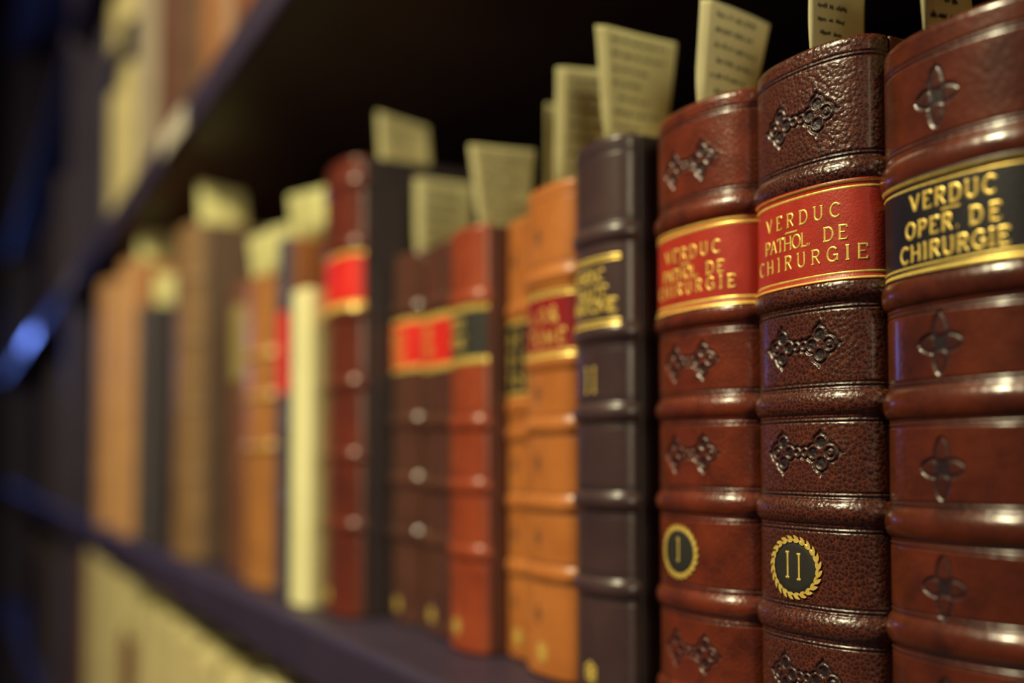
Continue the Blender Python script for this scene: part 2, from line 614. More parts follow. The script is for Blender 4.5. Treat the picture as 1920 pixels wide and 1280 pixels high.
    def patch(self, name, mat, s0, s1, z0, z1, h=.25, parent=None, oval=None, label=None, d=.7):
        """A leather or gilt piece stuck on the spine, with its own thickness."""
        if oval:
            cs, cz, rs, rz = oval
            n, m = 56, 7
            V, Fs = [self.at(cs, cz, h)], []
            for k in range(1, m + 1):
                for i in range(n):
                    a = 2 * math.pi * i / n
                    f = k / m
                    V.append(self.at(cs + rs * f * math.cos(a), cz + rz * f * math.sin(a), h if k < m else -.1))
            for i in range(n):
                Fs.append((0, 1 + i, 1 + (i + 1) % n))
                for k in range(m - 1):
                    p, q = 1 + k * n, 1 + (k + 1) * n
                    Fs.append((p + i, q + i, q + (i + 1) % n, p + (i + 1) % n))
            return link(name, mesh(name, V, Fs), mat, parent or self.root, label=label)
        s0, s1 = max(s0, -self.half + .3), min(s1, self.half - .3)
        ns, nz = max(12, int((s1 - s0) / d)), max(5, int((z1 - z0) / d))
        sv = np.concatenate([[s0], np.linspace(s0, s1, ns), [s1]])
        zv = np.concatenate([[z0], np.linspace(z0, z1, nz), [z1]])
        Sg, Zg = np.meshgrid(sv, zv)
        Hg = self.band_h(Zg) + h
        Hg[0] = Hg[-1] = self.band_h(zv[[0]])[0] - .1
        Hg[:, 0] = Hg[:, -1] = -.1
        V = self.pts(Sg, Zg, Hg).reshape(-1, 3) * MM
        return link(name, mesh(name, V, grid_faces(len(zv), len(sv))), mat, parent or self.root, label=label)

    def title(self, mat, z0, z1, lines=(), rules=(), S=None, w=.5, label=None, name='title_label'):
        """A title piece with gilt rules (z, width) and lettering lines (text, s0, s1, z0, z1)."""
        S = S or self.half - 1.0
        if mat is None:
            lab = self.spine
        else:
            lab = self.patch(name, mat, -S, S, z0, z1, .22, label=label)
        S2 = S - .1
        for i, (zr, wr) in enumerate(rules):
            rb = Ribbons(self.at, .36)
            rb.stroke([(-S2, zr), (S2, zr)], wr, .5)
            rb.build('gilt_rule', GOLD, lab)
        if lines:
            rb = Ribbons(self.at, .40)
            for (txt, a, c, za, zb) in lines:
                if txt == '-':
                    rb.stroke([(a, (za + zb) / 2), (c, (za + zb) / 2)], zb - za)
                else:
                    rb.text(txt, a, c, za, zb, w)
            rb.build('gilt_lettering', GOLD, lab)
        return lab

    def volume(self, s, z, rs, rz, numeral, w=.6, nh=6.2):
        lab = self.patch('volume_label', GREEN_BLACK, 0, 0, 0, 0, .22, oval=(s, z, rs, rz), label='round black volume label ringed in gold')
        wr = Ribbons(self.at, .36)
        n = 30
        ring = [(s + rs * math.cos(2 * math.pi * i / 60), z + rz * math.sin(2 * math.pi * i / 60)) for i in range(61)]
        wr.stroke(ring, .5)
        n = 24
        for i in range(n):                                   # laurel leaves, slanted outwards in pairs
            a = 2 * math.pi * i / n
            for off, ln in ((.30, 2.3), (-.30, 1.9)):
                ax, az = s + rs * 1.02 * math.cos(a), z + rz * 1.02 * math.sin(a)
                tx, tz = -math.sin(a) * rs / max(rs, rz), math.cos(a) * rz / max(rs, rz)
                nx, nz = math.cos(a), math.sin(a)
                dx, dz = tx * .85 + nx * off, tz * .85 + nz * off
                d = math.hypot(dx, dz)
                dx, dz = dx / d * ln, dz / d * ln
                px, pz = -dz / ln, dx / ln
                b = len(wr.V)
                for (q, ww) in ((0, .12), (.35, .46), (.7, .38), (1, .04)):
                    for sg in (-1, 1):
                        wr.V.append(self.at(ax + dx * q + px * ww * sg, az + dz * q + pz * ww * sg, .40))
                for k in range(3):
                    p = b + 2 * k
                    wr.F.append((p, p + 2, p + 3, p + 1))
        wr.build('gilt_wreath', GOLD, lab)
        nr = Ribbons(self.at, .40)
        k = len(numeral)
        for i in range(k):
            cx = s - .2 + (i - (k - 1) / 2) * 3.9
            zc = z + .5 - i * .25
            nr.stroke([(cx, zc - nh / 2), (cx, zc + nh / 2)], w)
            for q in (-1, 1):
                nr.stroke([(cx - .62, zc + q * nh / 2), (cx + .62, zc + q * nh / 2)], w * .9)
        nr.build('gilt_numeral', GOLD, lab)
        return lab

    def gilt(self, z, w, parent=None, s=None, name='gilt_rule'):
        rb = Ribbons(self.at, .30)
        S = s or self.half - 1.2
        rb.stroke([(-S, z), (S, z)], w, .5)
        return rb.build(name, GOLD, parent or self.root)

    def sprig(self, s, z, r, name='gilt_ornament'):
        rb = Ribbons(self.at, .30)
        for k in range(5):
            a = math.radians(90 + (k - 2) * 62)
            c = (s + r * .55 * math.cos(a), z + r * .55 * math.sin(a))
            rb.stroke(arc(c[0], c[1], r * .34, r * .34, 0, 360, 10), r * .2)
        rb.stroke([(s, z - r), (s, z + r * .4)], r * .18)
        return rb.build(name, GOLD, self.root)


def slip(label, book, x, L0, L1, R0, R1, fold=3.0, curl=0.0, mat=PAPER, lines=9, seed=1, printed=True, group='paper slips in the main row',
         split=None, depth=38, bend=1.6, zb=0.0):
    """A paper slip standing out of a book: (y, z) mm of its top-left, foot-left, top-right and foot-right corners; folded along its aisle edge."""
    rnd = random.Random(seed)
    zp = book.H - 4.0 + zb + book.z0
    zbase = zp - depth

    def edge(A, B, z):
        if A[1] == B[1]:
            return A[0]
        return B[0] + (A[0] - B[0]) * (z - B[1]) / (A[1] - B[1])
    yl = edge(L0, L1, zp)
    yr = edge(R0, R1, zp)
    ymin = book.y0 + float(np.interp(x - book.xc, book.px, book.py)) + 3.4
    yl, yr = max(yl, ymin), max(yr, ymin + 6)
    nu, nv, nb = 26, 30, 6

    def pos(u, v):
        """u across 0..1, v 0 at the page tops to 1 at the slip's top edge (negative = inside the book)."""
        if v <= 0:
            y = yl + (yr - yl) * u
            return (x, y, zp + v * depth)
        top = (L0[0] + (R0[0] - L0[0]) * u, L0[1] + (R0[1] - L0[1]) * u)
        bot = (yl + (yr - yl) * u, zp)
        y = bot[0] + (top[0] - bot[0]) * v
        z = bot[1] + (top[1] - bot[1]) * v
        wid = math.hypot(R0[0] - L0[0], R0[1] - L0[1])
        q = u * wid
        k = float(smooth01(v * 2.2))
        dx = -bend * max(0.0, 1 - q / fold) if fold else 0
        dx -= curl * (q / wid) ** 2
        dx += 0.5 * math.sin(v * 3 + seed) * v
        return (x + dx * k, y, z)
    us = [0, .03, .06, .09, .105, .12, .14] + [.14 + .86 * i / (nu - 7) for i in range(1, nu - 6)] if fold else [i / (nu - 1) for i in range(nu)]
    vs = [-1 + i / nb for i in range(nb)] + [i / nv for i in range(nv + 1)]
    thick = .04
    V, Fs = [], []
    for side in (0, 1):
        for v in vs:
            for u in us:
                p = pos(u, v)
                V.append((p[0] - side * thick, p[1], p[2]))
    nc, nr = len(us), len(vs)
    N = nc * nr
    q = grid_faces(nr, nc).tolist()
    Fs += [tuple(f) for f in q] + [tuple(N + k for k in f[::-1]) for f in q]
    rim = [i for i in range(nc)] + [r * nc + nc - 1 for r in range(1, nr)] + [(nr - 1) * nc + i for i in range(nc - 2, -1, -1)] + [r * nc for r in range(nr - 2, 0, -1)]
    for a, c in zip(rim, rim[1:] + rim[:1]):
        Fs.append((c, a, N + a, N + c))
    O = np.array([x, (yl + yr) / 2, zp])
    V = (np.array(V) - O) * MM
    o = link('paper_slip', mesh('paper_slip', V, Fs), mat)
    o.location = tuple(O * MM)
    tag(o, label, 'bookmark', group)
    if printed:
        hgt = L0[1] - zp
        wid = math.hypot(R0[0] - L0[0], R0[1] - L0[1])
        rb = Ribbons(lambda s, z, h: tuple((np.array(pos(s / wid, z / hgt)) + np.array([h, 0, 0]) - O) * MM), .22)
        pitch = hgt / (lines + 1.0)
        for k in range(lines):
            z = hgt - pitch * (k + .95)
            s = fold + 1.6 + rnd.choice((0, 0, .8, 2.2))
            end = wid * rnd.choice((.62, .7, .8, .9)) - .8
            while s < end:
                w = rnd.uniform(1.6, 4.4)
                pts, a = [], s
                while a < min(s + w, end):
                    pts.append((a, z + (rnd.uniform(.5, 1.0) if len(pts) % 2 else rnd.uniform(-.1, .2)) * pitch * .42))
                    a += rnd.uniform(.28, .42)
                if len(pts) > 1:
                    rb.stroke(pts, .26)
                s += w + rnd.uniform(.6, 1.0)
        rb.build('printed_lines', INK, o)
    return o


# ------------------------------------------------------------------ the setting (out of the picture, round the bookcases)
def struct(name, me, mat):
    return tag(link(name, me, mat), kind='structure')


struct('floor', rbox(-5.2, 1.5, -2.2, 0.42, -1.32, -1.28), simple('dark_floor', srgb(46, 36, 38), srgb(54, 42, 42), rough=0.6))
struct('wall_back', rbox(-5.2, 1.5, 0.40, 0.44, -1.28, 3.4), simple('dark_wall', srgb(40, 32, 38), srgb(44, 36, 42), rough=0.9))
struct('wall_left', rbox(-5.24, -5.2, -2.2, 0.42, -1.28, 3.4), simple('dark_end_wall', srgb(34, 28, 36), srgb(38, 31, 40), rough=0.9))

# ------------------------------------------------------------------ bookcases
SY0, SY1 = -0.036, 0.262


def bookcase(name, label, x0, x1, parts_right=True):
    r = empty(name, ((x0 + x1) / 2, (SY0 + SY1) / 2, -1.28), label, 'bookcase', 'steel bookcases')
    cx, cy, cz = r.location

    def part(nm, a, b, c, d, e_, f, mat, bev=.004, seg=4):
        link(nm, rbox(a - cx, b - cx, c - cy, d - cy, e_ - cz, f - cz, bev, seg), mat, r)
    for zt in (-.330, -.0005, .3275, .70):
        part('shelf_board', x0 + .016, x1 - .016, SY0, SY1, zt - .0275, zt, STEEL)
    for a in (x0, x1 - .016):
        part('side_panel', a, a + .016, SY0 + .004, SY1, -1.28, 1.3, STEEL, .002)
    part('back_panel', x0 + .016, x1 - .016, SY1, SY1 + .012, -1.28, 1.3, BLACK_PANEL, 0)
    part('top_board', x0 + .016, x1 - .016, SY0, SY1, 1.28, 1.3, STEEL)
    part('plinth', x0 + .016, x1 - .016, SY0 + .02, SY0 + .04, -1.28, -1.2, STEEL)
    return r


bookcase('bookcase', 'dark steel bookcase holding the main row of old leather books', -1.640, 0.200)
bookcase('bookcase', 'dim far bookcase beyond the end panel at the left of the picture', -3.50, -1.644)

# ------------------------------------------------------------------ leathers of the books
L_VII = leather('dark_pebbled_morocco', srgb(50, 26, 18), srgb(66, 32, 20), grain=1.15, crease=srgb(122, 62, 36), bump=.8, rough=0.30, tool=srgb(20, 14, 18), coat=.3, vein=(.11, .6))
L_VI = leather('russet_fine_grained_leather', srgb(68, 29, 14), srgb(116, 47, 19), grain=.8, crease=srgb(124, 56, 32), bump=.7, rough=0.28, tool=srgb(26, 15, 17), coat=.45, vein=(.10, .45), mottle=.09)
L_VIII = leather('smooth_chestnut_calf', srgb(62, 29, 15), srgb(102, 44, 19), grain=1.6, bump=.22, rough=0.27, tool=srgb(28, 18, 21), coat=.5, mottle=.07)
L_DARK = leather('near_black_brown_leather', srgb(58, 42, 42), srgb(70, 50, 48), grain=.8, bump=.3, rough=0.36, coat=.15)
L_OR = leather('orange_tan_calf', srgb(166, 96, 42), srgb(190, 116, 54), grain=2.0, bump=.15, rough=0.36, tool=srgb(90, 60, 40))
L_RED = leather('russet_orange_calf', srgb(124, 50, 27), srgb(160, 72, 38), grain=2.0, bump=.15, rough=0.36)
L_SD = leather('dark_plum_brown_calf', srgb(78, 49, 38), srgb(93, 58, 43), grain=1.5, bump=.15, rough=0.2, coat=.4)
L_TB = leather('dark_russet_leather', srgb(82, 38, 26), srgb(108, 46, 28), grain=1.2, bump=.3, rough=0.30)
L_TAN = leather('light_brown_calf', srgb(150, 96, 48), srgb(178, 118, 60), grain=2.5, bump=.2, rough=0.38)
L_BR = leather('drab_brown_leather', srgb(118, 88, 54), srgb(140, 106, 66), grain=1.5, bump=.2, rough=0.5)
L_OL = leather('reddish_brown_leather', srgb(100, 60, 40), srgb(114, 70, 46), grain=1.5, bump=.2, rough=0.7, spec=.3)
OLIVE = simple('drab_olive_label', srgb(140, 122, 70), srgb(154, 134, 78), rough=.8, spec=.2)
L_PCH = leather('peach_tan_calf', srgb(180, 130, 80), srgb(198, 147, 94), grain=3, bump=.15, rough=0.5)
L_BLK = leather('charcoal_cloth', srgb(58, 52, 54), srgb(66, 58, 58), grain=.6, bump=.3, rough=0.6)
L_SLATE = leather('slate_blue_leather', srgb(62, 58, 72), srgb(74, 68, 82), grain=1, bump=.2, rough=0.5)
VELLUM = leather('cream_vellum', srgb(226, 218, 156), srgb(238, 231, 172), grain=4, bump=.08, rough=0.45)
VELLUM_DIM = leather('yellowed_vellum', srgb(190, 174, 120), srgb(206, 190, 134), grain=4, bump=.08, rough=0.5)
U_BR = leather('dull_brown_calf', srgb(84, 58, 40), srgb(98, 68, 46), grain=2, bump=.15, rough=0.55)
U_RB = leather('dull_reddish_calf', srgb(84, 52, 38), srgb(96, 60, 44), grain=2, bump=.15, rough=0.55)
U_TAN = leather('dull_tan_calf', srgb(128, 84, 48), srgb(142, 94, 54), grain=2, bump=.15, rough=0.55)
GREYC = leather('grey_cloth', srgb(140, 126, 106), srgb(152, 138, 116), grain=.8, bump=.2, rough=0.6)


def board(name, a, b, rough=.5):
    return leather(name, a, b, grain=1.0, bump=.25, rough=rough, kind='Object', mottle=.03)


B_RUSSET = board('russet_board_leather', srgb(88, 40, 30), srgb(104, 46, 32))
B_DARK = board('dark_board_leather', srgb(46, 34, 36), srgb(54, 40, 40))
B_TB = board('blackish_board_leather', srgb(44, 30, 34), srgb(50, 34, 37))
B_RED = board('dark_red_board_leather', srgb(84, 46, 36), srgb(94, 52, 40))
B_OR = board('orange_board_leather', srgb(160, 92, 46), srgb(176, 102, 52))
B_P = board('orange_brown_board_leather', srgb(176, 104, 54), srgb(192, 116, 62))
B_BR = board('dull_brown_board_cloth', srgb(100, 74, 56), srgb(110, 82, 62))
B_BLK = board('charcoal_board_cloth', srgb(48, 38, 44), srgb(54, 43, 48))
B_VEL = board('vellum_board', srgb(206, 194, 132), srgb(220, 208, 148))
B_GRY = board('grey_board_cloth', srgb(120, 108, 92), srgb(130, 116, 98))


def fl(bands, off=3.9, extra=()):
    return [z + q for z in bands for q in (-off, off)] + list(extra)


# ------------------------------------------------------------------ the three sharp books at the right
b8 = Book('leather_book', 'smooth chestnut leather book with black VERDUC OPER. label, cut by the right edge',
          -173.3, 46.0, 0, .26, 164.0, 100, L_VIII, B_RUSSET, bands=(36.0, 59.0, 84.6, 108.6, 134.6), bandw=3.2, bandh=1.3,
          fillets=fl((36.0, 59.0, 84.6), 4.3) + [104.0, 139.5, 157.6], motifs=((-1.8, 148.2), (-1.8, 96.8), (-1.8, 71.0), (-1.8, 46.6), (-1.8, 22)),
          motif=flower_motif, ds=.25, slit=-158, cap=1.8)
b8.title(BLACK_LABEL, 111.4, 132.4,
         lines=[('VERDUC', -9.0, 11.6, 125.3, 128.6), ('-', -.6, 4.0, 123.9, 124.4), ('OPER.', -10.5, 3.6, 119.7, 122.9), ('DE', 6.2, 12.4, 119.8, 123.1), ('CHIRURGIE', -12.4, 14.0, 114.7, 118.0)],
         rules=[(131.6, .9), (130.3, .5), (113.5, .5), (112.2, .9)], w=.72, label='black title label lettered in gold')

b7 = Book('leather_book', 'dark pebbled leather book with red VERDUC label and gold volume number II',
          -214.7, 40.6, 0, .26, 171.5, 100, L_VII, B_RUSSET, bands=(8.5, 34.0, 60.5, 86.1, 112.2, 139.6),
          fillets=fl((34.0, 60.5, 86.1), 4.1) + [108.2, 143.5, 166.6], motifs=((1.4, 154.6), (1.4, 99.8), (1.4, 74.4), (1.4, 21.2)), motif=knot_motif, ds=.2, slit=-194, cap=1.8)
b7.title(RED_LABEL, 114.0, 137.4,
         lines=[('VERDUC', -10.4, 13.6, 129.1, 132.3), ('-', -2.6, 1.6, 127.5, 128.0), ('PATHOL.', -11.0, 5.6, 123.6, 126.8), ('DE', 9.4, 15.2, 123.7, 126.9), ('CHIRURGIE', -14.6, 19.6, 118.8, 122.1)],
         rules=[(136.9, .45), (135.6, .6), (115.9, .5), (114.5, .5)], w=.5, label='red title label lettered in gold')
b7.volume(-.9, 47.0, 7.6, 6.5, 'II', nh=6.0)

b6 = Book('leather_book', 'russet leather book with red VERDUC label and gold volume number I',
          -259.0, 43.5, 0, .26, 171.5, 100, L_VI, B_RUSSET, bands=(8.5, 34.0, 60.8, 86.8, 111.8, 140.4),
          fillets=fl((34.0, 60.8, 86.8), 4.1) + [107.6, 145.0, 166.6], motifs=((.6, 154.6), (.6, 99.8), (.6, 74.4), (.6, 20.6)), motif=knot_motif, ds=.25, slit=-237, cap=1.8)
b6.title(RED_LABEL, 113.6, 137.6,
         lines=[('VERDUC', -9.6, 13.4, 128.2, 131.5), ('-', -2.0, 2.4, 126.7, 127.2), ('PATHOL.', -11.0, 6.0, 122.8, 125.9), ('DE', 8.8, 14.4, 122.8, 125.9), ('CHIRURGIE', -14.6, 17.6, 118.5, 121.7)],
         rules=[(137.0, .7), (135.6, .8), (115.7, .8), (114.2, .9)], w=.5, label='red title label lettered in gold')
b6.volume(-3.6, 47.3, 7.4, 6.4, 'I', nh=6.0)

# ------------------------------------------------------------------ the softer books further along
bd = Book('leather_book', 'slim blackish brown leather book with gilt title bands and number II, beside the orange pair',
          -295.9, 30.4, -4, .26, 172.2, 92, L_DARK, B_DARK, bands=(33.8, 60.0, 87.1, 111.5, 142.0), fillets=fl((33.8, 60.0, 87.1), 3.9) + [107, 146, 167], ds=.4, slit=-281, cap=1.6)
bd.title(None, 113, 136, lines=[('VERDUC', -9.5, 7.4, 127.5, 131.0), ('TRAITE', -8.5, 8.6, 122.1, 125.7), ('ANATOMIE', -10.5, 12.2, 117.8, 121.7)],
         rules=[(134.8, .8), (133.6, .7), (115.2, .8), (113.8, .8)], S=13.6, w=.55)
rb = Ribbons(bd.at, .3)
for cx in (-1.6, 2.6):
    rb.stroke([(cx, 93.4), (cx, 101)], .8)
    for zz in (93.4, 101):
        rb.stroke([(cx - .8, zz), (cx + .8, zz)], .7)
rb.build('gilt_numeral', GOLD, bd.root)
bd.sprig(0, 7.5, 3.6)

bo2 = Book('leather_book', 'orange tan leather book with wine red label, right one of the orange pair',
           -331.9, 34.6, -2, .2, 166.0, 95, L_OR, B_OR, bands=(34.4, 57.8, 83.9, 105.4, 134.5), bandh=1.1, fillets=fl((34.4, 57.8, 83.9), 3.6) + [139, 161],
           motifs=((-3, 148.5), (-3, 94.8), (-3, 71.2), (-3, 46.2), (-3, 20.2)), motif=small_motif, ds=.4, slit=-315, double=0)
bo2.title(WINE_LABEL, 107, 130, lines=[('L.', -8, -4, 119, 123.6), ('O', -1, 3, 119, 123.6), ('&', 5.5, 10.5, 118.9, 123.8), ('TOME', -9, 13, 111.2, 116)],
          rules=[(129.2, 1.0), (127.8, .9), (108.8, .9), (107.4, 1.1)], w=.8, label='wine red title label lettered in gold')
bo2.sprig(0, 8.0, 3.6)
bo1 = Book('leather_book', 'orange tan leather book with black label, left one of the orange pair set deeper',
           -358.8, 26.2, 5.5, .2, 162.0, 92, L_OR, B_OR, bands=(33, 57, 82, 92, 128), bandh=1.0, fillets=fl((33, 57, 82), 3.6) + [157],
           motifs=((-3, 146), (-3, 70), (-3, 45), (-3, 20)), motif=small_motif, ds=.5, slit=-346, double=0)
bo1.title(BLACK_LABEL, 96, 124, lines=[('OEI', -8, 8, 114.5, 119), ('OIO', -8.5, 9, 107, 112), ('TOE', -8, 8, 99.5, 104)], rules=[(123.2, 1.2), (96.6, 1.2)], w=.8, label='black title label with gilt lettering')
bo1.sprig(0, 8, 3.6)

br_ = Book('leather_book', 'russet orange leather book with dark greenish label between gold bands',
           -386.5, 29.0, -6, .22, 162.0, 92, L_RED, B_RED, bands=(37.5, 62.5, 86.4, 134), bandh=1.1, fillets=fl((37.5, 62.5, 86.4), 3.5), ds=.5, slit=-372, double=0)
br_.title(GREEN_BLACK, 109.6, 131.0, lines=[('EUO', -7.5, 3.5, 122.6, 127.0), ('TOIC', -7.5, 5.5, 115.2, 119.6)],
          rules=[(130.4, 2.2), (110.4, 2.4)], w=.7, label='dark greenish title label with gilt lettering')
br_.sprig(-2, 9, 3.6)

bs2 = Book('leather_book', 'plum brown glossy leather book with scarlet label, beside the russet orange book',
           -431.2, 43.0, 0, .22, 163.5, 92, L_SD, B_DARK, bands=(38.7, 62.0, 88.2, 138.0), bandh=1.5, fillets=fl((38.7, 62.0, 88.2), 3.8), ds=.6, double=0)
bs2.title(SCARLET_LABEL, 110.5, 133.0, lines=[('OEO', -13, -3, 123.5, 128.5), ('TOI', -13, -2, 116, 121)], rules=[(132.6, 2.6), (111.2, 2.6)], w=.8, label='scarlet title label edged in gold')
bs2.sprig(-2, 8, 3.6)
bs1 = Book('leather_book', 'plum brown leather book with scarlet label, beside the tall russet book',
           -465.0, 32.6, 0, .22, 165.5, 92, L_SD, B_DARK, bands=(39.6, 63.5, 89.9, 140), bandh=1.4, fillets=fl((39.6, 63.5, 89.9), 3.8), ds=.6, slit=-449, double=0)
bs1.title(SCARLET_LABEL, 112.5, 135.0, lines=[('OECO', -11, 5, 124.5, 130), ('TOIE', -11, 6, 116.5, 122)], rules=[(134.6, 2.2), (113.2, 2.2)], w=.8, label='scarlet title label edged in gold')
bs1.sprig(-1, 8, 3.6)

bt = Book('leather_book', 'tall dark russet leather book with scarlet label rising above its neighbours',
          -509.5, 43.6, -19, .22, 214.0, 128, L_TB, B_TB, bands=(41.8, 74.3, 107.9, 140.5, 172.6, 202), bandh=1.3, fillets=fl((41.8, 74.3, 107.9), 4.5), ds=.7, slit=-486, double=0)
bt.title(SCARLET_LABEL, 145.0, 169.5, rules=[(168.6, 1.8), (144.2, 3.2)], label='scarlet title label edged in gold')
bt.sprig(-3, 9, 3.6)

bc = Book('vellum_book', 'narrow cream vellum book standing before the tall dark russet book',
          -539.1, 27.0, -26, .22, 158.0, 118, VELLUM, B_VEL, ds=.9, pages=PAGES_PALE, e=2.1)
bp = Book('leather_book', 'slate spined book with red label and orange brown board behind the cream vellum book',
          -581.0, 20.0, -21, .2, 193.0, 125, L_SLATE, B_P, bands=(50, 90, 160), bandh=1.0, ds=.9, slit=-571)
bp.title(SCARLET_LABEL, 108, 152, label='red title label')
bta = Book('leather_book', 'light brown leather book with worn raised bands, left of the cream vellum book',
           -650.3, 55.6, -24, .22, 179.0, 130, L_TAN, B_OR, bands=(80, 109, 133), bandh=1.4, ds=.9, slit=-628)
for z in (80, 109, 133):
    bta.gilt(z, 1.2)
bol = Book('leather_book', 'reddish brown book with a drab olive label, left of the light brown book',
           -701.0, 35.0, -19, .22, 186.0, 120, L_OL, B_BR, ds=.9, slit=-684)
bol.patch('title_label', OLIVE, -20, 20, 122, 170, .25, label='drab olive title label')
bb = Book('leather_book', 'tall drab brown book with a pale rounded slip in its top',
          -856.6, 68.0, -29, .22, 246.0, 180, L_BR, B_BR, ds=1.1, slit=-822, bands=(60, 110, 160, 205), bandh=.8)
bk = Book('cloth_book', 'charcoal cloth book standing before the peach tan folios',
          -1003.6, 51.0, -33, .22, 207.0, 160, L_BLK, B_BLK, ds=1.1, slit=-975)
bB = Book('leather_book', 'peach tan folio beside the charcoal book',
          -1114.7, 61.0, -34, .22, 262.0, 190, L_PCH, B_OR, ds=1.2, slit=-1084, bands=(60, 120, 180), bandh=.8)
bA = Book('leather_book', 'peach tan folio nearest the end panel of the bookcase',
          -1290.0, 84.0, -34, .22, 266.0, 190, L_PCH, B_OR, ds=1.2, bands=(60, 120, 180), bandh=.8)

Book('leather_book', 'unseen tall brown folio added right of the chestnut book to shade the nearest slips',
     -100.0, 58.0, -34, .2, 220.0, 180, L_BR, B_BR, ds=1.4)  # added out of view to keep the fill light off the nearest slips

# ------------------------------------------------------------------ paper slips in those books
slip('printed slip in the chestnut book at the right edge of the photo', b8, -158, (3.6, 200), (3.6, 160), (23, 203), (21, 166), fold=0.8, curl=2, seed=3, mat=PAPER_SHADED, bend=.8)
slip('printed slip in the dark pebbled book with volume number II', b7, -194, (6.6, 201), (5.8, 172), (27.6, 205), (26.2, 172), fold=.8, curl=2.5, seed=4, mat=PAPER_SHADED, bend=.8)
slip('printed slip in the russet book with volume number I', b6, -237, (6.6, 203.2), (4.6, 172), (33.9, 202.0), (27.6, 176), fold=2.6, curl=3.5, lines=7, seed=5, mat=PAPER_SHADED)
slip('printed slip with folded edge in the slim blackish brown book', bd, -281, (-.6, 210.6), (2.4, 172), (29.2, 209.2), (24.0, 172), fold=3.2, curl=-1.5, lines=8, seed=6)
slip('printed slip in the right orange tan book', bo2, -315, (5.2, 209.4), (3.6, 166), (31, 210.5), (29, 166), fold=3, curl=-5, lines=8, seed=7)
slip('narrow slip edge showing behind the right orange book\'s slip', bo1, -346, (18.0, 207.5), (17.4, 172), (40, 208), (40, 172), fold=0, printed=False)
slip('printed slip in the russet orange book', br_, -372, (-1.4, 196.2), (3.2, 162), (26.8, 196.6), (22.2, 162), fold=2.5, curl=-3, lines=7, seed=8)
slip('printed slip in the plum brown book beside the tall russet book', bs1, -449, (8.0, 202.5), (8.2, 168), (36, 201.6), (34.8, 168), fold=3.5, curl=-2.5, lines=6, seed=9, bend=2.2)
slip('slip with folded edge in the tall dark russet book', bt, -486, (3.0, 242.8), (5.0, 211), (28.8, 237.6), (31, 211), fold=2.5, curl=-2.5, lines=6, seed=10)
slip('pale slip in the slate spined book behind the cream vellum', bp, -571, (-16.3, 218), (-13.5, 190), (2.2, 223.5), (2.6, 190), fold=3, curl=-8, printed=False, mat=PAPER_LIT)
slip('wide pale slip in the light brown book', bta, -628, (-24, 204), (-21, 176), (-4, 213), (1, 176), fold=4, curl=-12, printed=False, mat=PAPER_LIT)
slip('pale slip with a slanting top in the reddish brown book', bol, -684, (3, 224), (3, 184), (30, 228), (30, 184), fold=3, curl=-8, printed=False)
slip('pale rounded slip in the tall drab brown book', bb, -822, (-14, 285), (-13, 243), (16, 276), (20, 243), fold=6, curl=-16, printed=False, mat=PAPER_LIT, bend=3)
slip('greenish white slip in the charcoal book', bk, -975, (-20, 238), (-20, 204), (-1, 236), (0, 204), fold=8, curl=-10, printed=False, mat=PAPER_LIT, bend=4)
slip('cream slip in the peach folio beside the charcoal book', bB, -1084, (-18, 294), (-18, 258), (12, 293), (14, 258), fold=6, curl=-14, printed=False, mat=PAPER_LIT, bend=3)

# ------------------------------------------------------------------ books on the shelf above (feet only in view)
UP = 327.8
UPG = 'books on the shelf above'
for (lab, xl, t, y0, H, m, bm_, ti) in (
        ('dark slate book on the shelf above, left of the vellum ones', -1400, 128, -28, 250, L_SLATE, B_BLK, False),
        ('left cream vellum book with a dark label on the shelf above', -1256, 84, -30, 240, VELLUM_DIM, B_VEL, True),
        ('right cream vellum book with a dark label on the shelf above, beside the grey book', -1170, 88, -31, 250, VELLUM_DIM, B_VEL, True),
        ('grey cloth book on the shelf above, between vellum and brown leather', -1078, 110, -30, 250, GREYC, B_GRY, False),
        ('dark brown leather book on the shelf above, beside the grey one', -950, 96, -30, 250, U_RB, B_BR, False),
        ('middle brown leather book on the shelf above', -850, 80, -30, 245, U_BR, B_BR, False),
        ('orange brown leather book on the shelf above, nearest the camera', -766, 74, -31, 235, U_TAN, B_OR, False)):
    k = Book('vellum_book' if 'vellum' in lab else 'leather_book' if 'leather' in lab else 'cloth_book', lab, xl, t, y0, .22, H, 180, m, bm_, z0=UP, ds=1.3, group=UPG)
    if 'dark label' in lab:
        k.patch('title_label', BLACK_LABEL, -45, 45, 138, 182, .3, label='dark title label')

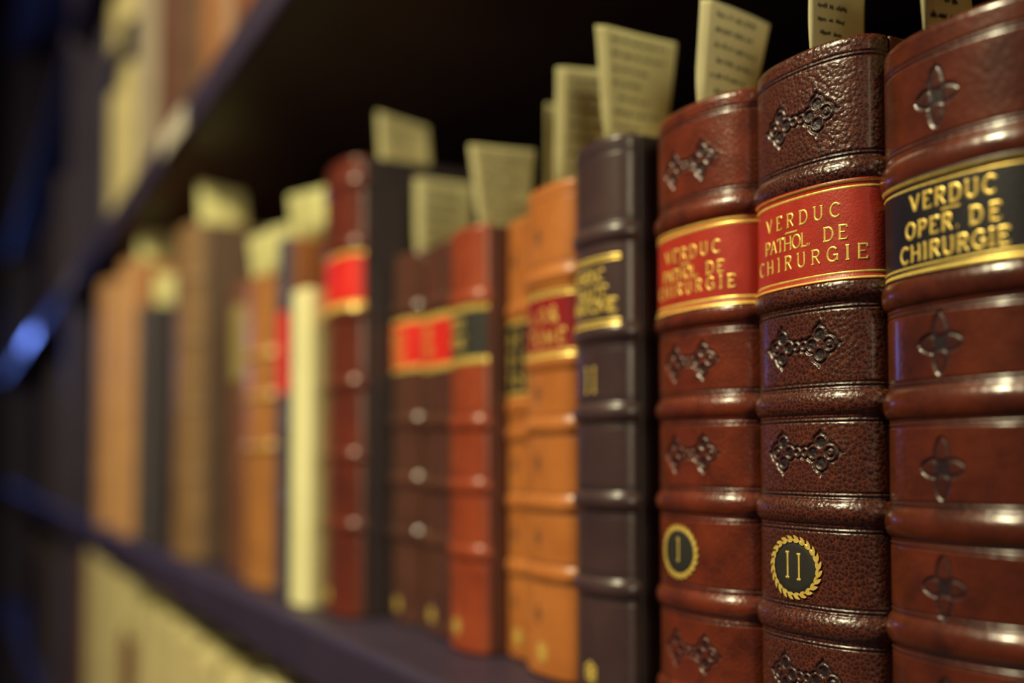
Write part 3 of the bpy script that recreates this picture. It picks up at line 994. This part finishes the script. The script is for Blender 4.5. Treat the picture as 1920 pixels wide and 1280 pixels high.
# ------------------------------------------------------------------ books on the shelf below (tops only in view)
LOW = -329.7
LOWG = 'books on the shelf below'
low = [('brown leather book on the shelf below, left of the vellum ones', -1480, 80, -30, 282, L_OL, B_BR),
       ('tall vellum book on the shelf below, standing highest of its row', -1390, 90, -31, 296, VELLUM_DIM, B_VEL),
       ('vellum book on the shelf below, next to the highest one', -1296, 88, -31, 292, VELLUM_DIM, B_VEL),
       ('vellum book on the shelf below, third from the highest', -1204, 84, -30, 288, VELLUM_DIM, B_VEL),
       ('low brown leather book with a wide pale slip on the shelf below', -1114, 96, -30, 238, L_OL, B_BR),
       ('vellum book on the shelf below, under the charcoal book', -1010, 74, -31, 272, VELLUM_DIM, B_VEL),
       ('vellum book on the shelf below, under the gap by the tall drab brown book', -934, 66, -30, 276, VELLUM_DIM, B_VEL),
       ('vellum book on the shelf below, under the tall drab brown book', -866, 78, -31, 274, VELLUM_DIM, B_VEL),
       ('vellum book on the shelf below, under the reddish brown book', -786, 70, -31, 271, VELLUM_DIM, B_VEL),
       ('vellum book on the shelf below, under the light brown book', -714, 66, -30, 268, VELLUM_DIM, B_VEL),
       ('vellum book on the shelf below, last one before the bottom edge of the photo', -596, 66, -31, 284, VELLUM, B_VEL)]
for (lab, xl, t, y0, H, m, bm_) in low:
    kb = Book('vellum_book' if 'vellum' in lab and 'brown leather' not in lab else 'leather_book', lab, xl, t, y0, .2, H, 170, m, bm_, z0=LOW, ds=1.4, group=LOWG, pages=PAGES_PALE, slit=-1068 if 'pale slip' in lab else None)
    if 'pale slip' in lab:
        slip('wide pale slip in the low brown book on the shelf below', kb, -1068, (-24, -38), (-24, -93), (16, -40), (18, -93), fold=4, printed=False, group='paper slips on the shelf below')

# ------------------------------------------------------------------ books in the far bookcase, dim and out of focus
F_GREY = simple('dull_grey_cloth', srgb(74, 66, 70), srgb(84, 76, 78), rough=.9, spec=.1)
F_DARK = simple('dull_dark_cloth', srgb(38, 30, 36), srgb(44, 36, 42), rough=.9, spec=.1)
F_BROWN = simple('dull_brown_cloth', srgb(64, 48, 46), srgb(72, 54, 50), rough=.9, spec=.1)
FAR = 'dim books in the far bookcase'
far = [(-1740, 50, 220, F_DARK, 'charcoal'), (-1840, 60, 232, F_GREY, 'grey'), (-1930, 60, 205, F_BROWN, 'plum brown'), (-2060, 70, 240, F_GREY, 'slate'),
       (-2190, 70, 210, F_BROWN, 'reddish brown'), (-2330, 80, 236, F_GREY, 'light grey'), (-2480, 80, 225, F_DARK, 'blackish'), (-2640, 90, 240, F_BROWN, 'drab brown'), (-2850, 90, 230, F_GREY, 'bluish slate')]
for row, (z0, nm) in enumerate(((0.1, 'level with the main row'), (UP, 'on its upper shelf'), (LOW, 'on its lower shelf'))):
    for i, (xl, t, H, m, cn) in enumerate(far):
        if (i + row) % 3 == 1 and row != 1:
            continue
        Book('cloth_book', 'dim %s book in the far bookcase, %s' % (cn, nm), xl + row * 14, t, -20 + (i % 3) * 6, .2, H - row * 6, 160, m, B_BLK, z0=z0, ds=2.2, group=FAR)


# ------------------------------------------------------------------ card tags on the shelf edge, plus an added glint reflector
def shelf_tag(label, x0, x1, z0, z1, mat):
    o = empty('shelf_tag', ((x0 + x1) / 2, SY0, z0), label, 'tag', 'card tags on the upper shelf edge')
    w = (x1 - x0) / 2
    link('card', rbox(-w, w, -.0012, -.0002, 0.001, z1 - z0 - .001, .0003, 1), mat, o)
    h = rbox(-w - .002, w + .002, -.0020, -.0002, -.001, .0015, .0004, 1)
    link('tag_rail', h, STEEL, o)
    return o


shelf_tag('pale card tag on the upper shelf edge above the drab brown book', -.850, -.765, .303, .325, CARD)
shelf_tag('added glossy reflector giving the blue glint on the far shelf edge', -2.56, -2.20, .303, .325, GLINT_REFLECTOR)  # reflector added to gather the shelf edge's blue glint in one spot
shelf_tag('grey card tag on the upper shelf edge by the end panel', -1.62, -1.50, .303, .325, GREY_CARD)
